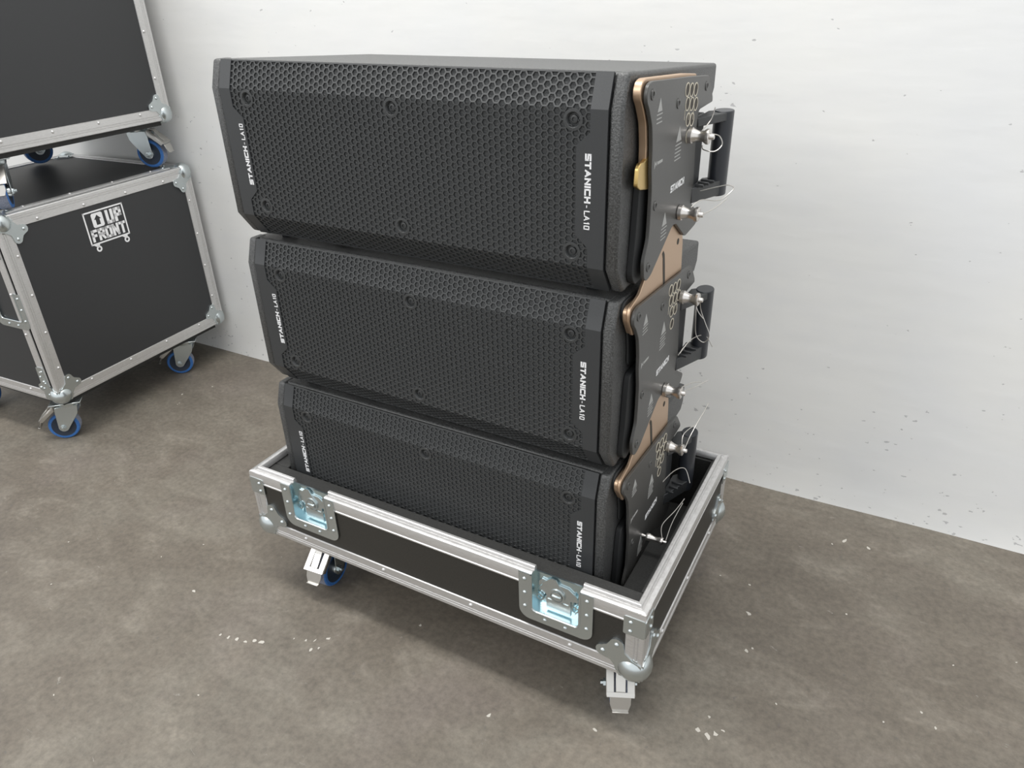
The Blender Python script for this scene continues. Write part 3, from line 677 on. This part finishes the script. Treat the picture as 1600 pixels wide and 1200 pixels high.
caster(tray, (0.10 - TO.x, 0.445 - TO.y, 0), math.radians(160)); caster(tray, (0.835 - TO.x, 0.445 - TO.y, 0), math.radians(200))

# ------------------------------------------------------------------ closed flight cases on the left, one standing on the other
def flight_case(loc, rot, Wd, Hc, Dp, label, sticker, cs):
    root = thing('flight_case', loc, label, 'flight case', 'closed flight cases stacked by the wall', rot)
    hb = T0; z0, z1 = hb, hb + Hc; Bd = lambda mb, name, mt, **kw: mb.build(name, mt, root, **kw)
    seam = (0.016, 0.026)
    q = MB(); q.box(-seam[0], 0, 0, Wd, z0, z1); lid = Bd(q, 'lid', M['laminate'])
    q = MB(); q.box(-seam[1], -seam[0], 0.004, Wd - 0.004, z0 + 0.004, z1 - 0.004); Bd(q, 'seam_strip', M['black'])
    q = MB(); q.box(-Dp, -seam[1], 0, Wd, z0, z1); Bd(q, 'body', M['laminate'])
    w = 0.036
    for y, ny in ((0, -1), (Wd, 1)):
        q = MB(); angle_rail(q, (0, y, z0 + 0.02), (0, y, z1 - 0.02), (1, 0, 0), (0, ny, 0), w, 0.0155)
        fr = Fr((0, y, z0), (0, 0, 1), (0, -ny, 0), (1, 0, 0))
        for k in range(4): q.rivet(fr, Hc * (0.19 + 0.205 * k), 0.027, 0.0024, 0.0046)
        q.build('lid_rail', M['alu'], lid)
    for z, nz in ((z0, -1), (z1, 1)):
        q = MB(); angle_rail(q, (0, 0.02, z), (0, Wd - 0.02, z), (1, 0, 0), (0, 0, nz), w, 0.0155)
        fr = Fr((0, 0, z), (0, 1, 0), (0, 0, -nz), (1, 0, 0))
        for k in range(4): q.rivet(fr, Wd * (0.17 + 0.22 * k), 0.027, 0.0024, 0.0046)
        q.build('lid_rail', M['alu'], lid)
    # body frame: strip beside the seam, and the long edges
    strip = [(0, 0), (0.0024, 0.0008), (0.0024, 0.007), (0.0012, 0.008), (0.0012, 0.010), (0.0024, 0.011), (0.0024, 0.030), (0, 0.031), (-0.001, 0.031), (-0.001, 0)]
    for p0, p1, n1 in (((-seam[1], 0, z0), (-seam[1], 0, z1), (0, -1, 0)), ((-seam[1], Wd, z0), (-seam[1], Wd, z1), (0, 1, 0)),
                       ((-seam[1], 0, z0), (-seam[1], Wd, z0), (0, 0, -1)), ((-seam[1], 0, z1), (-seam[1], Wd, z1), (0, 0, 1))):
        q = MB(); q.sweep(strip, p0, p1, n1, (-1, 0, 0))
        d = V(p1) - V(p0); fr = Fr(p0, d.normalized(), (-1, 0, 0), n1)
        for k in range(4): q.rivet(fr, d.length * (0.17 + 0.22 * k), 0.022, 0.0024, 0.0046)
        Bd(q, 'seam_rail', M['alu'])
    for y, ny in ((0, -1), (Wd, 1)):
        for z, nz in ((z0, -1), (z1, 1)):
            q = MB(); angle_rail(q, (-0.057, y, z), (-Dp + 0.02, y, z), (0, ny, 0), (0, 0, nz), 0.034, 0.034)
            fr = Fr((-0.057, y, z), (-1, 0, 0), (0, 0, -nz), (0, ny, 0))
            for k in range(3): q.rivet(fr, Dp * (0.12 + 0.3 * k), 0.023, 0.0024, 0.0046)
            Bd(q, 'edge_rail', M['alu'])
            q = MB(); angle_rail(q, (-Dp, y, z - nz * 0.02), (-Dp, y, z - nz * (Hc - 0.02)), (-1, 0, 0), (0, ny, 0), 0.034, 0.034) if nz > 0 else q
            if nz > 0: Bd(q, 'edge_rail', M['alu'])
            ball_corner(lid, (0, y, z), (1, 0, 0), (0, ny, 0), (0, 0, nz), (0, 0, 0), 0.92)
            ball_corner(root, (-Dp, y, z), (-1, 0, 0), (0, ny, 0), (0, 0, nz), (0, 0, 0), 0.92)
            # riveted brace where seam rail meets the edge
            q = MB(); fr = Fr((-0.027, y, z), (-1, 0, 0), (0, 0, -nz), (0, ny, 0))
            q.prism(rounded([(0, 0.002), (0.036, 0.002), (0.034, 0.115), (0.004, 0.118)], 0.004, 3), 0.0024, 0.0044, fr)
            for k in range(5): q.rivet(fr, 0.026 if k % 2 else 0.012, 0.022 + 0.020 * k, 0.0044, 0.004)
            Bd(q, 'seam_brace', M['zinc'])
    for z, nz in ((z0, -1), (z1, 1)):
        q = MB(); angle_rail(q, (-Dp, 0.02, z), (-Dp, Wd - 0.02, z), (-1, 0, 0), (0, 0, nz), 0.034, 0.034); Bd(q, 'edge_rail', M['alu'])
    latch(root, Fr((-0.010, 0, z0 + Hc * 0.42), (-1, 0, 0), (0, 0, 1), (0, -1, 0)), 0.15, 0.115, (0, 0, 0))
    q = MB(); q.box(-Dp + 0.04, -0.012, 0.012, Wd - 0.035, CH, T0); Bd(q, 'caster_board', M['liner'])
    for (x, y, a) in cs: caster(root, (x, y, 0), a)
    if sticker:
        st = MB(); u0, v0, wd, ht = sticker
        fr = Fr((0, u0, v0), (0, 1, 0), (0, 0, 1), (1, 0, 0)); t = 0.0045
        st.box(0, wd, 0, t, 0, 0.0005, fr); st.box(0, wd, ht - t, ht, 0, 0.0005, fr); st.box(0, t, 0, ht, 0, 0.0005, fr); st.box(wd - t, wd, 0, ht, 0, 0.0005, fr)
        for x in (0.023, wd - 0.016):
            st.ring(0.0045, 0.0095, 0, 0.0005, 20, Fr(fr(x, -0.014, 0), fr.u, fr.v, fr.n)); st.prism([(x - 0.016, 0.001), (x + 0.006, 0.001), (x + 0.004, -0.006), (x - 0.004, -0.008)], 0, 0.0005, fr)
        # arrow tile: a white rounded square with an arrow left out of it
        ax, ay, aw, ah = 0.026, 0.050, 0.039, 0.044
        half = lambda s: [(ax + aw / 2, ay), (ax + aw / 2, ay + 0.007), (ax + aw / 2 + s * 0.007, ay + 0.007), (ax + aw / 2 + s * 0.007, ay + 0.024), (ax + aw / 2 + s * 0.0125, ay + 0.024), (ax + aw / 2, ay + ah - 0.006),
                          (ax + aw / 2, ay + ah), (ax + aw / 2 + s * (aw / 2 - 0.004), ay + ah), (ax + aw / 2 + s * aw / 2, ay + ah - 0.004), (ax + aw / 2 + s * aw / 2, ay + 0.004), (ax + aw / 2 + s * (aw / 2 - 0.004), ay)]
        st.prism(half(1), 0, 0.0005, fr); st.prism(half(-1), 0, 0.0005, fr)
        letters(st, 'UP', Fr(fr(0.075, 0.050, 0), fr.u, fr.v, fr.n), 0.043, 0.0265, 0.0098, 0.003)
        letters(st, 'FRONT', Fr(fr(0.0105, 0.009, 0), fr.u, fr.v, fr.n), 0.037, 0.0235, 0.0082, 0.0022)
        o = st.build('lettering', M['print'], lid, recalc=False); o['label'] = 'white printed wheeled-box emblem with words'
    return root
R = math.radians
flight_case((-1.010, 0.148, 0), R(3.4), 0.682, 0.578, 0.62, 'black flight case with white wheeled-box emblem, standing on the floor', (0.252, 0.580, 0.142, 0.102),
            [(-0.050, 0.049, R(-48)), (-0.052, 0.530, R(-52)), (-0.53, 0.085, R(20)), (-0.53, 0.570, R(-20))])
flight_case((-1.012, 0.122, 0.7402), R(2.6), 0.682, 0.66, 0.62, 'black flight case without emblem, standing on top of another case', None,
            [(-0.075, 0.122, R(52)), (-0.112, 0.630, R(112)), (-0.53, 0.085, R(20)), (-0.53, 0.570, R(-20))])

# ------------------------------------------------------------------ dried paint flecks on the concrete
fk = MB(); rnd = random.Random(3)
def fleck(x, y, r, n=7, el=1.0, an=0.0):
    P = []
    for i in range(n):
        q = r * (0.45 + 0.75 * rnd.random()); a = 2 * PI * i / n
        u_, v_ = q * math.cos(a) * el, q * math.sin(a) / el
        P.append((x + u_ * math.cos(an) - v_ * math.sin(an), y + u_ * math.sin(an) + v_ * math.cos(an)))
    fk.prism(P, 0.0, 0.0006)
FLECKS = [(-0.143, -0.128, 0.0055), (0.022, -0.194, 0.0033), (0.044, -0.191, 0.0044), (0.065, -0.186, 0.0044), (0.088, -0.182, 0.0044), (0.103, -0.170, 0.0044), (0.120, -0.167, 0.0055), (0.178, -0.125, 0.0022), (0.205, -0.117, 0.0033), (0.223, -0.108, 0.0033), (0.247, -0.089, 0.0044), (0.233, -0.131, 0.0044), (0.245, -0.120, 0.0033), (-0.479, -0.275, 0.0022), (-0.589, -0.158, 0.0022), (-0.931, 0.471, 0.0022), (-0.258, 0.001, 0.0022), (0.107, -0.329, 0.0022), (-0.162, -0.470, 0.0022), (-0.318, -0.082, 0.0022), (0.661, -0.090, 0.0044), (0.859, -0.022, 0.0044), (0.406, 0.038, 0.0033), (1.050, 0.411, 0.0066), (1.030, 0.503, 0.0033), (0.961, 0.503, 0.0022), (1.070, 0.303, 0.0055), (1.081, 0.316, 0.0033), (1.244, 0.510, 0.0033), (1.406, 0.309, 0.0033), (1.432, 0.284, 0.0033), (1.033, 0.070, 0.0055), (1.053, 0.065, 0.0066), (1.066, 0.076, 0.0066), (1.045, 0.108, 0.0033), (1.077, 0.090, 0.0033), (1.515, 0.919, 0.0033), (1.180, 0.742, 0.0033), (1.206, 0.769, 0.0066), (1.261, 0.767, 0.0055), (-0.976, 0.529, 0.0044), (-0.933, 0.480, 0.0022), (-0.922, 0.618, 0.0033), (1.154, 0.198, 0.0022), (1.458, 0.463, 0.0022), (1.344, 0.252, 0.0022), (1.572, 0.531, 0.0022)]
for x, y, r in FLECKS: fleck(x, y, r, el=rnd.uniform(0.8, 1.5), an=rnd.uniform(0, 3))
o = fk.build('paint_flecks', M['fleck'], floor); o['kind'] = 'stuff'
